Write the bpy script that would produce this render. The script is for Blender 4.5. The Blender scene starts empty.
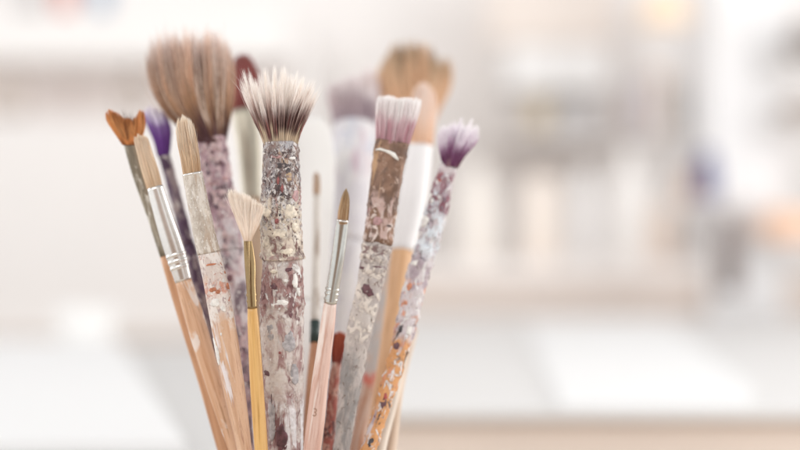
import bpy, math, random
from mathutils import Vector, Matrix, noise
R = math.radians
rnd = random.Random(7)
scene = bpy.context.scene
col = scene.collection
FPX = 1600.0                                   # focal length in photo pixels (72 mm on 36 mm sensor, 800 px)

def at(px, py, d):
    return Vector(((px-400)/FPX*d, d, (225-py)/FPX*d))
def s2l(c):
    return tuple(((v/255)/12.92 if v/255 <= .04045 else (((v/255)+.055)/1.055)**2.4) for v in c)
def C4(c): return (*s2l(c), 1)

# ------------------------------------------------------------------ materials
class Mat:
    def __init__(s, name):
        s.m = bpy.data.materials.new(name); s.m.use_nodes = True
        s.nt = s.m.node_tree; s.n = s.nt.nodes; s.l = s.nt.links
        s.b = s.n['Principled BSDF']
    def new(s, t, **k):
        n = s.n.new(t)
        for a, v in k.items(): setattr(n, a, v)
        return n
    def mm(s, seed=0, stretch=(1, 1, 1)):
        tc = s.new('ShaderNodeTexCoord'); mp = s.new('ShaderNodeMapping')
        mp.inputs['Scale'].default_value = [1000*v for v in stretch]
        mp.inputs['Location'].default_value = (seed*17.3, seed*5.1, seed*9.7)
        s.l.new(tc.outputs['Object'], mp.inputs['Vector']); return mp.outputs['Vector']
    def math(s, op, a, b=None, clamp=False):
        n = s.new('ShaderNodeMath', operation=op); n.use_clamp = clamp
        for i, v in enumerate((a, b)):
            if v is None: continue
            if isinstance(v, (int, float)): n.inputs[i].default_value = v
            else: s.l.new(v, n.inputs[i])
        return n.outputs[0]
    def noise(s, scale, seed=0, detail=4, rough=.6, stretch=(1, 1, 1), dist=0):
        n = s.new('ShaderNodeTexNoise'); n.inputs['Scale'].default_value = scale
        n.inputs['Detail'].default_value = detail; n.inputs['Roughness'].default_value = rough
        n.inputs['Distortion'].default_value = dist
        s.l.new(s.mm(seed, stretch), n.inputs['Vector']); return n.outputs['Fac']
    def thr(s, v, t, soft):
        n = s.new('ShaderNodeMapRange', interpolation_type='SMOOTHSTEP')
        n.inputs['From Min'].default_value = t-soft; n.inputs['From Max'].default_value = t+soft
        s.l.new(v, n.inputs['Value']); return n.outputs['Result']
    def mix(s, f, a, b):
        n = s.new('ShaderNodeMix', data_type='RGBA')
        if isinstance(f, (int, float)): n.inputs[0].default_value = f
        else: s.l.new(f, n.inputs[0])
        for i, v in ((6, a), (7, b)):
            if isinstance(v, tuple): n.inputs[i].default_value = v
            else: s.l.new(v, n.inputs[i])
        return n.outputs[2]
    def zcoord(s):
        tc = s.new('ShaderNodeTexCoord'); sp = s.new('ShaderNodeSeparateXYZ')
        s.l.new(tc.outputs['Object'], sp.inputs[0]); return sp.outputs

def plain(name, c, rough=.5, metal=0, var=0, spec=.5, scale=.02, sub=0):
    M = Mat(name)
    if var:
        f = M.noise(scale, 3)
        c2 = tuple(min(255, v*(1-var)) for v in c); c1 = tuple(min(255, v*(1+var*.5)) for v in c)
        M.l.new(M.mix(f, C4(c2), C4(c1)), M.b.inputs['Base Color'])
    else: M.b.inputs['Base Color'].default_value = C4(c)
    M.b.inputs['Roughness'].default_value = rough; M.b.inputs['Metallic'].default_value = metal
    M.b.inputs['Specular IOR Level'].default_value = spec
    return M.m

def caked(name, base, layers, rough=.6, bump=.5, metal=0, metal_rough=.3, spec=.4, fine=.35):
    """paint crust: layers = (rgb, noise scale per mm, threshold, softness, seed, stretch, zrange or None, relief)"""
    M = Mat(name)
    colr = C4(base); h = None; metf = None
    zs = None
    for (c, sc, t, so, seed, st, zr, rel) in layers:
        f = M.thr(M.noise(sc, seed, 5 if sc > .25 else 6, .56, st, .9), t, so)
        if zr:
            zs = zs or M.zcoord()
            lo, hi = zr; w = .0035
            wob = M.math('MULTIPLY', M.math('SUBTRACT', M.noise(.25, seed+40, 2), .5), .012)
            zz = M.math('ADD', zs['Z'], wob)
            a = M.thr(zz, lo, w); b = M.math('SUBTRACT', 1, M.thr(zz, hi, w))
            f = M.math('MULTIPLY', f, M.math('MULTIPLY', a, b))
        colr = M.mix(f, colr, C4(c))
        fh = M.math('MULTIPLY', f, rel)
        h = fh if h is None else M.math('ADD', h, fh)
        if metal:
            g = M.math('SUBTRACT', 1, f)
            metf = g if metf is None else M.math('MULTIPLY', metf, g)
    # fine tonal grain
    g = M.noise(1.6, 77, 4, .7)
    hs = M.new('ShaderNodeHueSaturation')
    M.l.new(M.math('ADD', M.math('MULTIPLY', M.math('SUBTRACT', g, .5), fine*2), 1.0), hs.inputs['Value'])
    M.l.new(colr, hs.inputs['Color']); M.l.new(hs.outputs[0], M.b.inputs['Base Color'])
    hh = M.math('ADD', h, M.math('MULTIPLY', g, .5))
    bp = M.new('ShaderNodeBump'); bp.inputs['Strength'].default_value = bump; bp.inputs['Distance'].default_value = .0006
    M.l.new(hh, bp.inputs['Height']); M.l.new(bp.outputs[0], M.b.inputs['Normal'])
    M.b.inputs['Specular IOR Level'].default_value = spec
    if metal:
        M.l.new(M.math('MULTIPLY', metf, metal), M.b.inputs['Metallic'])
        M.l.new(M.math('SUBTRACT', rough, M.math('MULTIPLY', metf, rough-metal_rough)), M.b.inputs['Roughness'])
    else: M.b.inputs['Roughness'].default_value = rough
    return M.m

def wood(name, c, c2, rough=.4, layers=(), grain=.25):
    L = [(c2, .35, .52, .12, 11, (1, 1, .05), None, .1),
         (tuple(v*.9 for v in c2), 1.2, .62, .08, 12, (1, 1, .03), None, -.1)] + list(layers)
    return caked(name, c, L, rough, .18, fine=.06)

def hairmat(name, ramp, rough=.5, var=.35, tint=None, spec=.25, trans=0, lift=.12):
    up = lambda c: tuple(255*(v/255)**(1-lift) for v in c)
    ramp = [(p, up(c)) for p, c in ramp]; tint = [(up(a), x, y, z) for a, x, y, z in (tint or [])]; var *= .8
    """colour runs root to tip (attribute 't'), each hair has its own tone ('r'), each clump too ('k')"""
    M = Mat(name)
    a = M.new('ShaderNodeAttribute', attribute_name='hair'); sp = M.new('ShaderNodeSeparateColor')
    M.l.new(a.outputs['Color'], sp.inputs[0])
    t, r, k = sp.outputs[0], sp.outputs[1], sp.outputs[2]
    tt = M.math('ADD', t, M.math('MULTIPLY', M.math('SUBTRACT', k, .5), .3))
    cr = M.new('ShaderNodeValToRGB'); el = cr.color_ramp.elements
    el[0].position = ramp[0][0]; el[0].color = C4(ramp[0][1])
    el[1].position = ramp[-1][0]; el[1].color = C4(ramp[-1][1])
    for p, c in ramp[1:-1]:
        e = el.new(p); e.color = C4(c)
    M.l.new(tt, cr.inputs[0]); c = cr.outputs[0]
    if tint:
        for (tc, lo, hi, thr_) in tint:      # stained clumps between lo and hi
            g = M.math('MULTIPLY', M.thr(tt, lo, .1), M.math('SUBTRACT', 1, M.thr(tt, hi, .16)))
            mixr = M.math('ADD', M.math('MULTIPLY', k, .45), M.math('MULTIPLY', r, .55))
            g = M.math('MULTIPLY', g, M.thr(mixr, thr_, .06))
            c = M.mix(g, c, C4(tc))
    hs = M.new('ShaderNodeHueSaturation')
    M.l.new(M.math('ADD', 1-var*.6, M.math('MULTIPLY', r, var*1.2)), hs.inputs['Value'])
    M.l.new(c, hs.inputs['Color']); M.l.new(hs.outputs[0], M.b.inputs['Base Color'])
    M.b.inputs['Roughness'].default_value = rough; M.b.inputs['Specular IOR Level'].default_value = spec
    if trans:
        tr = M.new('ShaderNodeBsdfTranslucent'); M.l.new(hs.outputs[0], tr.inputs[0])
        mx = M.new('ShaderNodeMixShader'); mx.inputs[0].default_value = trans
        out = M.n['Material Output']
        M.l.new(M.b.outputs[0], mx.inputs[1]); M.l.new(tr.outputs[0], mx.inputs[2]); M.l.new(mx.outputs[0], out.inputs[0])
    return M.m

# ------------------------------------------------------------------ object helpers
def link_mesh(name, verts, faces, mat, parent=None, smooth=True, loc=None):
    me = bpy.data.meshes.new(name); me.from_pydata(verts, [], faces); me.update()
    if smooth: me.polygons.foreach_set('use_smooth', [True]*len(me.polygons))
    o = bpy.data.objects.new(name, me); col.objects.link(o)
    if mat: me.materials.append(mat)
    if parent: o.parent = parent
    if loc: o.location = loc
    return o
def tag(o, label=None, cat=None, group=None, kind=None):
    for k, v in (('label', label), ('category', cat), ('group', group), ('kind', kind)):
        if v: o[k] = v
    return o
def empty(name, loc=(0, 0, 0)):
    o = bpy.data.objects.new(name, None); o.empty_display_size = .02; o.location = loc; col.objects.link(o); return o

JC = Vector((at(311, 225, .70).x, .70, 0)); JZ = -.221; JR = .038       # jar centre, floor, inner radius

def interp(tab, y):
    if y <= tab[0][0]: a, b = tab[0], tab[1]
    elif y >= tab[-1][0]: a, b = tab[-2], tab[-1]
    else:
        for a, b in zip(tab, tab[1:]):
            if a[0] <= y <= b[0]: break
    f = (y-a[0])/(b[0]-a[0])
    return [u+(v-u)*f for u, v in zip(a, b)]

class Brush:
    """a brush whose outline is measured from its real width along its length; local z runs from handle end to hair"""
    def __init__(s, name, label, tab, dtop, dbot, flat=1.0, cat='paintbrush', group='used artist brushes standing in the jar', ytop=None):
        s.tab = tab; s.flat = flat
        y0 = tab[0][0]; c0 = (tab[0][1]+tab[0][2])/2
        yb = 450; e = interp(tab, yb); cb = (e[1]+e[2])/2
        T = at(c0, y0, dtop); B = at(cb, yb, dbot)
        d = (T-B).normalized()
        # run on down into the jar until the floor or the wall is met
        k = 0
        while k < .25:
            p = B-d*k
            if p.z < JZ+.006 or (Vector((p.x, p.y, 0))-JC).length > JR-.003 and p.z < -.125: break
            k += .001
        s.o = B-d*k; s.z = d
        s.y = (Vector((0, 1, 0))-d*d.y).normalized(); s.x = s.y.cross(s.z).normalized()
        s.M = Matrix((s.x, s.y, s.z)).transposed().to_4x4(); s.M.translation = s.o
        s.Mi = s.M.inverted(); s.cam = s.Mi @ Vector((0, 0, 0))
        s.root = empty(name); s.root.matrix_world = s.M
        tag(s.root, label, cat, group)
    def loc(s, px, py):
        w = s.Mi @ at(px, py, 1.0); d = w-s.cam
        k = -s.cam.y/d.y; p = s.cam+d*k
        return p.x, p.z
    def st(s, rows):
        out = []
        for r in rows:
            xl, z1 = s.loc(r[1], r[0]); xr, z2 = s.loc(r[2], r[0])
            tilt = math.atan2(z2-z1, xr-xl)
            out.append(((z1+z2)/2, (xl+xr)/2, (xr-xl)/2*math.cos(tilt)*1.0, r[3] if len(r) > 3 else s.flat))
        out.sort(); return out
    def rows(s, ya, yb, extra=()):
        ys = sorted({ya, yb} | {r[0] for r in s.tab if ya < r[0] < yb})
        return [tuple(interp(s.tab, y)) for y in ys]
    def sweep(s, name, rows, mat, seg=40, dz=.002, disp=None, cap=True, extend=False, parent=None, power=2.0, smooth=True, grow=0, yoff=0):
        st = s.st(rows)
        if extend and st[0][0] > 0:
            z, x, a, f = st[0]; st.insert(0, (0.0, 0.0, a*.72, f))
        z0, z1 = st[0][0], st[-1][0]
        n = max(2, int((z1-z0)/dz)); V = []; F = []
        for i in range(n+1):
            z = z0+(z1-z0)*i/n
            # smooth interpolation
            for j in range(len(st)-1):
                if st[j][0] <= z <= st[j+1][0]+1e-9: break
            a, b = st[j], st[j+1]; f = (z-a[0])/max(1e-9, b[0]-a[0])
            pa = st[max(0, j-1)]; pb = st[min(len(st)-1, j+2)]
            def cr(k):
                m0 = (b[k]-pa[k])/max(1e-9, b[0]-pa[0]) * (b[0]-a[0]) if pa is not a else b[k]-a[k]
                m1 = (pb[k]-a[k])/max(1e-9, pb[0]-a[0]) * (b[0]-a[0]) if pb is not b else b[k]-a[k]
                t2, t3 = f*f, f*f*f
                return (2*t3-3*t2+1)*a[k]+(t3-2*t2+f)*m0+(-2*t3+3*t2)*b[k]+(t3-t2)*m1
            cx, hw, fl = cr(1), cr(2)+grow, cr(3)
            for q in range(seg):
                th = 2*math.pi*q/seg; c_, s_ = math.cos(th), math.sin(th)
                c_ = math.copysign(abs(c_)**(2/power), c_); s_ = math.copysign(abs(s_)**(2/power), s_)
                r = 0
                if disp: r = disp(Vector((c_*hw, s_*hw*fl, z)), th, z)
                V.append((cx+c_*(hw+r), yoff+s_*(hw*fl+r), z))
        for i in range(n):
            for q in range(seg):
                a0 = i*seg+q; a1 = i*seg+(q+1) % seg
                F.append((a0, a1, a1+seg, a0+seg))
        if cap:
            F.append(tuple(range(seg-1, -1, -1))); F.append(tuple(n*seg+q for q in range(seg)))
        return link_mesh(name, V, F, mat, parent or s.root, smooth)
    def ring(s, y, h, mat, grow=.0004, parent=None, power=2.0, name='crimp_ring'):
        """rounded raised band at photo height y"""
        e = interp(s.tab, y); (z, x, a, f), = s.st([(y, e[1], e[2])])
        V = []; F = []; seg = 40; prof = [(-1, 0), (-.7, .7), (0, 1), (.7, .7), (1, 0)]
        for (pz, pr) in prof:
            for q in range(seg):
                th = 2*math.pi*q/seg; c_, s_ = math.cos(th), math.sin(th)
                c_ = math.copysign(abs(c_)**(2/power), c_); s_ = math.copysign(abs(s_)**(2/power), s_)
                rr = a-.0002+grow*pr+.0001; rb = a*f-.0002+grow*pr+.0001
                V.append((x+c_*rr, s_*rb, z+pz*h))
        for i in range(len(prof)-1):
            for q in range(seg):
                a0 = i*seg+q; a1 = i*seg+(q+1) % seg
                F.append((a0, a1, a1+seg, a0+seg))
        return link_mesh(name, V, F, mat, parent or s.root)

def crv(pts, t):
    """Catmull-Rom through points, t in 0..1"""
    n = len(pts)-1; f = min(n-1e-6, max(0, t*n)); i = int(f); f -= i
    p1, p2 = pts[i], pts[i+1]; p0 = pts[i-1] if i else [2*a-b for a, b in zip(p1, p2)]
    p3 = pts[i+2] if i+2 <= n else [2*b-a for a, b in zip(p1, p2)]
    return [.5*((2*b)+(-a+c)*f+(2*a-5*b+4*c-d)*f*f+(-a+3*b-3*c+d)*f**3) for a, b, c, d in zip(p0, p1, p2, p3)]

def bristles(br, name, left, right, lens, n, mat, d0, d1, rad=.00009, clumps=30, clump=.6, seed=1, jit=.06, frizz=.0004,
             stray=.02, core=None, segs=8, tipr=.35, cpow=1.6, cn=1.0):
    """hairs between a left and a right outline curve (root to tip); lens = length factor across; d0,d1 half depths at root and tip"""
    rg = random.Random(seed)
    L = [br.loc(*p) for p in left]; Rr = [br.loc(*p) for p in right]
    K = []
    for i in range(clumps):
        u = (i+rg.random())/clumps*2-1; v = rg.uniform(-1, 1)*math.sqrt(max(.02, 1-u*u*.96)); K.append((u, v, rg.random(), rg.uniform(-1, 1)))
    V = []; F = []; A = []
    for h in range(n):
        while True:
            u, v = rg.uniform(-1, 1), rg.uniform(-1, 1)
            if u*u+v*v <= 1: break
        # flatten distribution across the width
        bi = min(range(clumps), key=lambda i: (K[i][0]-u)**2*2.2+(K[i][1]-v)**2+0.004*rg.random())
        ku, kv, kr, kl = K[bi]
        lf = interp(lens, (u+1)/2)[1]*(1-abs(rg.gauss(0, jit)))*(1+kl*jit*.8*cn)
        cl = clump*rg.uniform(.6, 1.1); is_stray = rg.random() < stray
        if is_stray: cl = 0; lf *= rg.uniform(.85, 1.08)
        su = rg.gauss(0, .12) if is_stray else 0
        ph, ph2 = rg.uniform(0, 6.28), rg.uniform(0, 6.28); fr = frizz*(2.5 if is_stray else 1)*rg.uniform(.3, 1.4)
        r1 = rg.random(); rr = rad*rg.uniform(.7, 1.25); base = len(V)
        P = []
        for i in range(segs+1):
            t = i/segs*lf; w = cl*min(1, t)**cpow
            uu = u+(ku-u)*w+su*t*t; vv = v+(kv-v)*w
            a = crv(L, t) if t <= 1 else [b+(b-c)*(t-1)*8 for b, c in zip(crv(L, 1), crv(L, .875))]
            b = crv(Rr, t) if t <= 1 else [b_+(b_-c)*(t-1)*8 for b_, c in zip(crv(Rr, 1), crv(Rr, .875))]
            m = (uu+1)/2; x = a[0]+(b[0]-a[0])*m; z = a[1]+(b[1]-a[1])*m
            y = vv*(d0+(d1-d0)*min(1.05, t)**.8)
            x += fr*math.sin(ph+t*4)*t; y += fr*math.sin(ph2+t*5)*t
            P.append((x, y, z))
        for i, p in enumerate(P):
            f = i/segs; r = rr*(1-(1-tipr)*f**2)
            if i == segs: r *= .35
            for q in range(3):
                th = 2.094*q+ph; V.append((p[0]+math.cos(th)*r, p[1]+math.sin(th)*r, p[2])); A.append((f*lf, r1, kr, 1))
        for i in range(segs):
            for q in range(3):
                a0 = base+i*3+q; a1 = base+i*3+(q+1) % 3
                F.append((a0, a1, a1+3, a0+3))
    o = link_mesh(name, V, F, mat, br.root, False)
    at_ = o.data.color_attributes.new('hair', 'FLOAT_COLOR', 'POINT')
    at_.data.foreach_set('color', [c for a in A for c in a])
    return o

def flakes(br, items, mat, name='paint_flake', lift=.00025, seed=0):
    """raised irregular daubs of dried paint hugging the shaft: (px, py, width px, height px)"""
    rg = random.Random(seed); K = .00043
    for (px, py, w, h) in items:
        V = []; F = []
        e = interp(br.tab, py); (zc, xc, a, f), = br.st([(py, e[1], e[2])])
        x, z = br.loc(px, py); off = Vector((rg.uniform(0, 50), rg.uniform(0, 50), 0)); base = len(V); n = 28
        for ri, (rr, up) in enumerate(((0, 1), (.45, .95), (.8, .75), (.97, .35), (1.02, -.9))):
            for q in range(n if ri else 1):
                th = 6.2832*q/n
                wob = 1+.42*noise.fractal(Vector((math.cos(th)*1.3, math.sin(th)*1.3, ri*.1))+off, 1, 2, 3)
                dx, dz = math.cos(th)*rr*wob*w*K/2, math.sin(th)*rr*wob*h*K/2
                zz_ = z+dz
                # centre line at this height
                t = br.tab; pyq = py-dz/K/1.02; e2 = interp(br.tab, pyq); (z2, x2, a2, f2), = br.st([(pyq, e2[1], e2[2])])
                u = max(-.985, min(.985, (x+dx-x2)/a2)); ang = math.asin(u)
                th_ = lift*(up+.35*noise.noise(Vector((dx*2500, dz*2500, seed))+off)) if up > 0 else -.0008
                r = 1+(.00015+th_)/a2
                V.append((x2+math.sin(ang)*a2*r, -math.cos(ang)*a2*f2-.00015-th_, zz_))
        for q in range(n): F.append((base, base+1+(q+1) % n, base+1+q))
        for ri in range(3):
            b0 = base+1+ri*n
            for q in range(n): F.append((b0+q, b0+(q+1) % n, b0+n+(q+1) % n, b0+n+q))
        link_mesh(name, V, F, mat, br.root)
def paint(name, c, rough=.45, var=.3):
    M = Mat(name); g = M.noise(.5, 5, 4, .6)
    M.l.new(M.mix(M.thr(g, .5, .2), C4(tuple(v*(1-var) for v in c)), C4(tuple(min(255, v*(1+var*.3)) for v in c))), M.b.inputs['Base Color'])
    bp = M.new('ShaderNodeBump'); bp.inputs['Strength'].default_value = .5; bp.inputs['Distance'].default_value = .0003
    M.l.new(M.noise(1.2, 6, 3), bp.inputs['Height']); M.l.new(bp.outputs[0], M.b.inputs['Normal']); M.b.inputs['Roughness'].default_value = rough
    return M.m
P_white = paint('white dried daub', (238, 235, 230), .45, .12); P_cream = paint('cream dried daub', (228, 216, 198), .5, .18); P_dark = paint('charcoal dried daub', (74, 66, 70))
P_plum = paint('plum dried daub', (108, 72, 78)); P_red = paint('red dried daub', (172, 82, 76)); P_pink = paint('pink dried daub', (186, 146, 146), .45, .2)
P_orange = paint('orange dried daub', (218, 146, 112), .45, .2); P_grey = paint('grey dried daub', (176, 172, 174), .5, .2); P_ochre = paint('ochre dried daub', (182, 154, 122), .45, .2); P_rust = paint('rust dried daub', (200, 128, 94), .45, .2)
def crust(amp, scale, seed, ridges=(), thr=None):
    """relief of dried paint in metres; ridges = (z, width, height)"""
    off = Vector((seed*3.1, seed*7.7, seed*1.3))
    def f(p, th, z):
        v = noise.fractal(p*scale+off, 1.0, 2.0, 4)
        if thr is not None: v = max(0, min(1, (v-thr)*4))*.8+v*.35
        r = v*amp
        for (rz, w, hh) in ridges:
            zz = z-rz+.0018*noise.noise(Vector((math.cos(th)*1.3, math.sin(th)*1.3, rz*90+seed)))
            r += hh*math.exp(-(zz/w)**2)*(1+.6*noise.noise(Vector((th*1.3, rz*100, seed))))
        return r
    return f

# ------------------------------------------------------------------ metals
steel = plain('brushed steel ferrule', (205, 205, 200), .22, 1.0, .06, scale=.5)
steel_soft = plain('dull aluminium ferrule', (232, 229, 225), .27, 1.0, .05, scale=.5)
brass = plain('brass ferrule', (160, 136, 100), .24, 1.0, .1, scale=.4)

# ================================================================== BRUSHES
# ---- big paint-caked brush in the middle
tab = [(140, 264, 297), (150, 264, 298.5), (180, 262.5, 300), (200, 261.5, 300.5), (225, 260.5, 301.5), (250, 261.5, 302.5), (262, 262.5, 302.5),
       (285, 261, 303.5), (305, 260, 304), (340, 261, 303.5), (385, 263.5, 303.5), (420, 265.5, 303), (450, 267, 303)]
b = Brush('paintbrush', 'thick round paintbrush crusted with grey and maroon paint, splayed bristles white tipped, in sharp focus', tab, .682, .69)
zz = lambda y, x=283: b.loc(x, y)[1]
mf = caked('paint crust on big ferrule', (166, 150, 142), [
    ((134, 116, 112), .12, .5, .12, 1, (1, 1, .6), None, .2),
    ((176, 174, 178), .14, .52, .08, 2, (1.2, 1, .6), (zz(210), zz(135)), .3),
    ((190, 162, 138), .16, .57, .06, 9, (1, 1, .5), (zz(215), zz(145)), .3),
    ((216, 203, 187), .11, .41, .07, 3, (1, 1, .7), (zz(262), zz(198)), .7),
    ((234, 224, 210), .24, .54, .06, 24, (1, 1, .6), (zz(262), zz(202)), .6),
    ((170, 118, 118), .12, .61, .05, 7, (1.4, 1, .5), (zz(240), zz(150)), .3),
    ((92, 76, 76), .2, .58, .06, 5, (1.2, 1, .7), (zz(222), zz(148)), -.1),
    ((132, 100, 94), .3, .585, .05, 6, (1.3, 1, .6), None, -.3),
    ((216, 210, 208), .7, .56, .05, 4, (1, 1, .7), (zz(235), zz(135)), .6),
    ((90, 68, 64), .55, .625, .04, 8, (1.2, 1, .6), None, -.6),
    ((70, 62, 66), .9, .6, .04, 10, (1, 1, .8), (zz(222), zz(145)), -.4),
    ((164, 130, 126), .2, .54, .06, 22, (1, 1, .8), (zz(262), zz(250)), .3),
], .62, .7, fine=.22)
mh = caked('paint crust on big handle', (196, 180, 174), [
    ((158, 126, 124), .09, .5, .08, 11, (1, 1, .6), None, .2),
    ((156, 118, 114), .24, .45, .08, 12, (1, 1, .9), (zz(318), zz(264)), .4),
    ((116, 80, 80), .3, .57, .05, 21, (1, 1, .8), (zz(322), zz(262)), .2),
    ((214, 206, 200), .1, .48, .07, 13, (1, 1, .5), (zz(388), zz(308)), .3),
    ((128, 92, 92), .09, .5, .06, 14, (1.3, 1, .35), (zz(600), zz(395)), .3),
    ((210, 200, 195), .2, .56, .06, 15, (1.1, 1, .5), None, .5),
    ((240, 238, 236), .2, .60, .03, 16, (1, 1, .6), (zz(312), zz(262)), .9),
    ((126, 94, 94), .2, .62, .06, 17, (1, 1, .6), None, -.3),
    ((72, 60, 62), .3, .70, .02, 18, (1.3, 1, .5), None, -.2),
    ((228, 226, 228), .12, .57, .04, 19, (1.6, 1, .15), (zz(600), zz(400)), .4),
    ((228, 218, 208), .4, .6, .05, 20, (1.2, 1, .5), (zz(276), zz(250)), .5),
    ((232, 226, 222), .6, .64, .04, 23, (1, 1, .5), None, .4),
], .58, .8, fine=.14)
b.sweep('handle', b.rows(258, 450), mh, 150, .0006, crust(.0004, 420, 3, [(zz(303), .0012, .0005), (zz(330), .002, .0002)]), extend=True)
b.sweep('ferrule', b.rows(141, 259), mf, 170, .00045, crust(.00032, 420, 5, [(zz(257), .0014, .0008), (zz(152), .0009, .0003)], thr=.05), grow=.0001)
flakes(b, [(283, 165, 12, 6), (289, 170, 4, 6)], paint('soft charcoal daub', (92, 82, 84)), seed=1, lift=.0001)
flakes(b, [(290, 176, 5, 10)], P_ochre, seed=2, lift=.0001)
flakes(b, [(279.5, 180, 2.5, 8), (283.5, 188, 3, 10), (278, 220, 4, 5), (281.5, 350, 3, 3)], paint('dull red daub', (162, 96, 94)), seed=3, lift=.00015)
flakes(b, [(296, 196, 6, 12), (277, 156, 10, 5)], P_pink, seed=4)
flakes(b, [(291, 211, 11, 13), (268, 212, 8, 9), (281, 232, 13, 9), (296, 226, 7, 9), (267, 240, 7, 12), (288, 250, 12, 6), (272, 254, 8, 5), (275, 270, 6, 4)], P_cream, lift=.0004, seed=5)
flakes(b, [(283, 301, 12, 6), (296, 280, 5, 12), (287, 279, 5, 3), (299, 290, 3, 9), (265, 152, 4, 6), (293, 158, 6, 3), (275, 303, 6, 3)], P_white, lift=.0004, seed=6)
flakes(b, [(292, 312, 3, 7), (268, 371, 6, 5), (283, 436, 10, 26), (275, 285, 6, 5), (290, 268, 7, 4)], P_plum, seed=7, lift=.0001)
flakes(b, [(290, 340, 12, 22), (272, 330, 8, 16), (273, 418, 7, 40), (296, 372, 7, 20)], P_grey, seed=8, lift=.00015)
hm = hairmat('white bristle stained brown at root', [(0, (214, 198, 174)), (.22, (214, 192, 166)), (.34, (146, 116, 106)), (.48, (168, 136, 128)), (.58, (214, 190, 182)), (.7, (242, 232, 226)), (1, (252, 247, 242))],
             .55, .35, tint=[((58, 38, 38), .27, .64, .5), ((176, 112, 106), .3, .64, .74)])
bristles(b, 'bristles', [(264, 146), (260, 134), (253, 119), (246, 103), (240, 88)], [(297.5, 146), (301, 133), (308, 118), (316, 103), (324, 88)],
         [(0, .98), (.06, 1.1), (.13, 1.22), (.25, 1.18), (.4, 1.24), (.5, 1.22), (.65, 1.2), (.8, 1.1), (.9, 1.0), (1, .92)], 2700, hm, .0062, .0125, .00010, 66, .9, 5, .08, .0004, .06, cpow=1.1, cn=2.2, tipr=.25)

# ---- big soft brown brush, left
tab = [(138, 197, 226), (150, 199, 227), (175, 202, 230), (215, 206, 238), (245, 209, 244), (315, 218, 249), (385, 226, 252), (450, 233, 255)]
b = Brush('paintbrush', 'big fluffy tan brush with thick mauve smeared handle, tallest brush at the left', tab, .738, .715, .9)
zz = lambda y, x=225: b.loc(x, y)[1]
m = caked('mauve crust', (172, 140, 146), [
    ((205, 180, 180), .2, .48, .07, 21, (1, 1, .6), None, .4), ((158, 128, 138), .18, .55, .06, 22, (1, 1, .6), None, .3),
    ((104, 80, 88), .2, .55, .04, 23, (1, 1, 1.6), (zz(210), zz(182)), .3), ((84, 58, 72), .16, .6, .03, 24, (1, 1, .8), None, .4),
    ((196, 138, 120), .3, .66, .04, 25, (1, 1, .8), None, .3), ((214, 204, 206), .15, .5, .08, 26, (1, 1, .5), (zz(330), zz(225)), .2),
    ((122, 104, 112), .16, .5, .06, 27, (1, 1, .5), (zz(600), zz(285)), .2), ((232, 226, 224), .6, .62, .04, 28, (1, 1, .6), None, .5)], .55, .8, fine=.2)
b.sweep('handle', b.rows(252, 450), m, 70, .0015, crust(.0005, 300, 8), extend=True)
b.sweep('ferrule', b.rows(139, 252), m, 80, .001, crust(.0008, 330, 9, [(zz(195), .002, .0008)], thr=.0), grow=.0002)
flakes(b, [(231, 280, 9, 7), (213, 155, 7, 4), (222, 165, 6, 5)], P_plum, seed=11)
flakes(b, [(217, 196, 15, 7)], paint('grey ring daub', (120, 108, 114)), seed=12); flakes(b, [(226, 180, 7, 5), (212, 186, 6, 4)], P_pink, seed=13)
hm = hairmat('tan hair', [(0, (84, 56, 60)), (.2, (96, 66, 64)), (.42, (182, 138, 104)), (.6, (222, 182, 152)), (.85, (226, 198, 180)), (1, (234, 216, 208))], .5, .95,
             tint=[((112, 76, 60), .2, 1.0, .62), ((240, 220, 202), .35, 1.2, .8)])
bristles(b, 'bristles', [(198, 145), (186, 133), (163, 112), (149, 83), (143, 46)], [(225.5, 145), (228, 128), (232, 108), (235, 80), (234, 44)],
         [(0, .9), (.08, .96), (.18, 1.02), (.28, 1.05), (.37, 1.03), (.45, 1.02), (.52, 1.05), (.62, 1.05), (.75, 1.06), (.85, 1.04), (.93, .98), (1, .86)], 5200, hm, .0062, .013, .00011, 150, .45, 9, .05, .0009, .08, cn=1.8)

# ---- orange split brush, far left
tab = [(142, 122.5, 139), (172, 131, 148), (215, 146, 163), (255, 159, 177), (300, 172, 190), (380, 197, 213), (450, 217, 231)]
b = Brush('paintbrush', 'brush with split orange bristles and olive ferrule, leftmost brush in the jar', tab, .708, .712, .55)
m = caked('olive stained metal', (170, 160, 144), [((122, 112, 96), .2, .5, .1, 31, (1, 1, .2), None, .1), ((210, 205, 195), .4, .6, .05, 32, (1, 1, .3), None, .1)], .5, .3, metal=.7)
b.sweep('ferrule', b.rows(141, 255), m, 40, .003); b.sweep('handle', b.rows(255, 450), wood('tan wood far left', (206, 160, 126), (186, 138, 104)), 32, .006, extend=True)
hm = hairmat('orange hair', [(0, (150, 90, 52)), (.2, (206, 134, 78)), (.6, (226, 158, 98)), (1, (200, 124, 70))], .5, .5, tint=[((106, 58, 34), .3, 1.1, .72)])
bristles(b, 'bristles', [(122.5, 145), (115, 134), (107, 122), (103.5, 110)], [(134, 145), (132, 136), (129, 126), (121, 109)], [(0, .86), (.25, .98), (.6, 1.0), (1, .8)], 1300, hm, .0022, .0025, .0001, 10, .45, 12, .05, .0002, .0)
bristles(b, 'bristles', [(128, 145), (130, 136), (132, 125), (133, 111)], [(139.8, 145), (143, 136), (145.5, 125), (144.5, 110)], [(0, .75), (.3, .9), (.7, 1.0), (1, .95)], 700, hm, .0022, .0023, .0001, 8, .45, 13, .05, .0002, .0)
bristles(b, 'bristles', [(124, 145), (123, 136), (121, 128), (119, 119)], [(138.5, 145), (139, 136), (139, 128), (138, 117)], [(0, .95), (.5, .98), (1, .95)], 1500, hm, .0024, .0026, .0001, 12, .35, 31, .07, .0003, .03)
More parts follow.
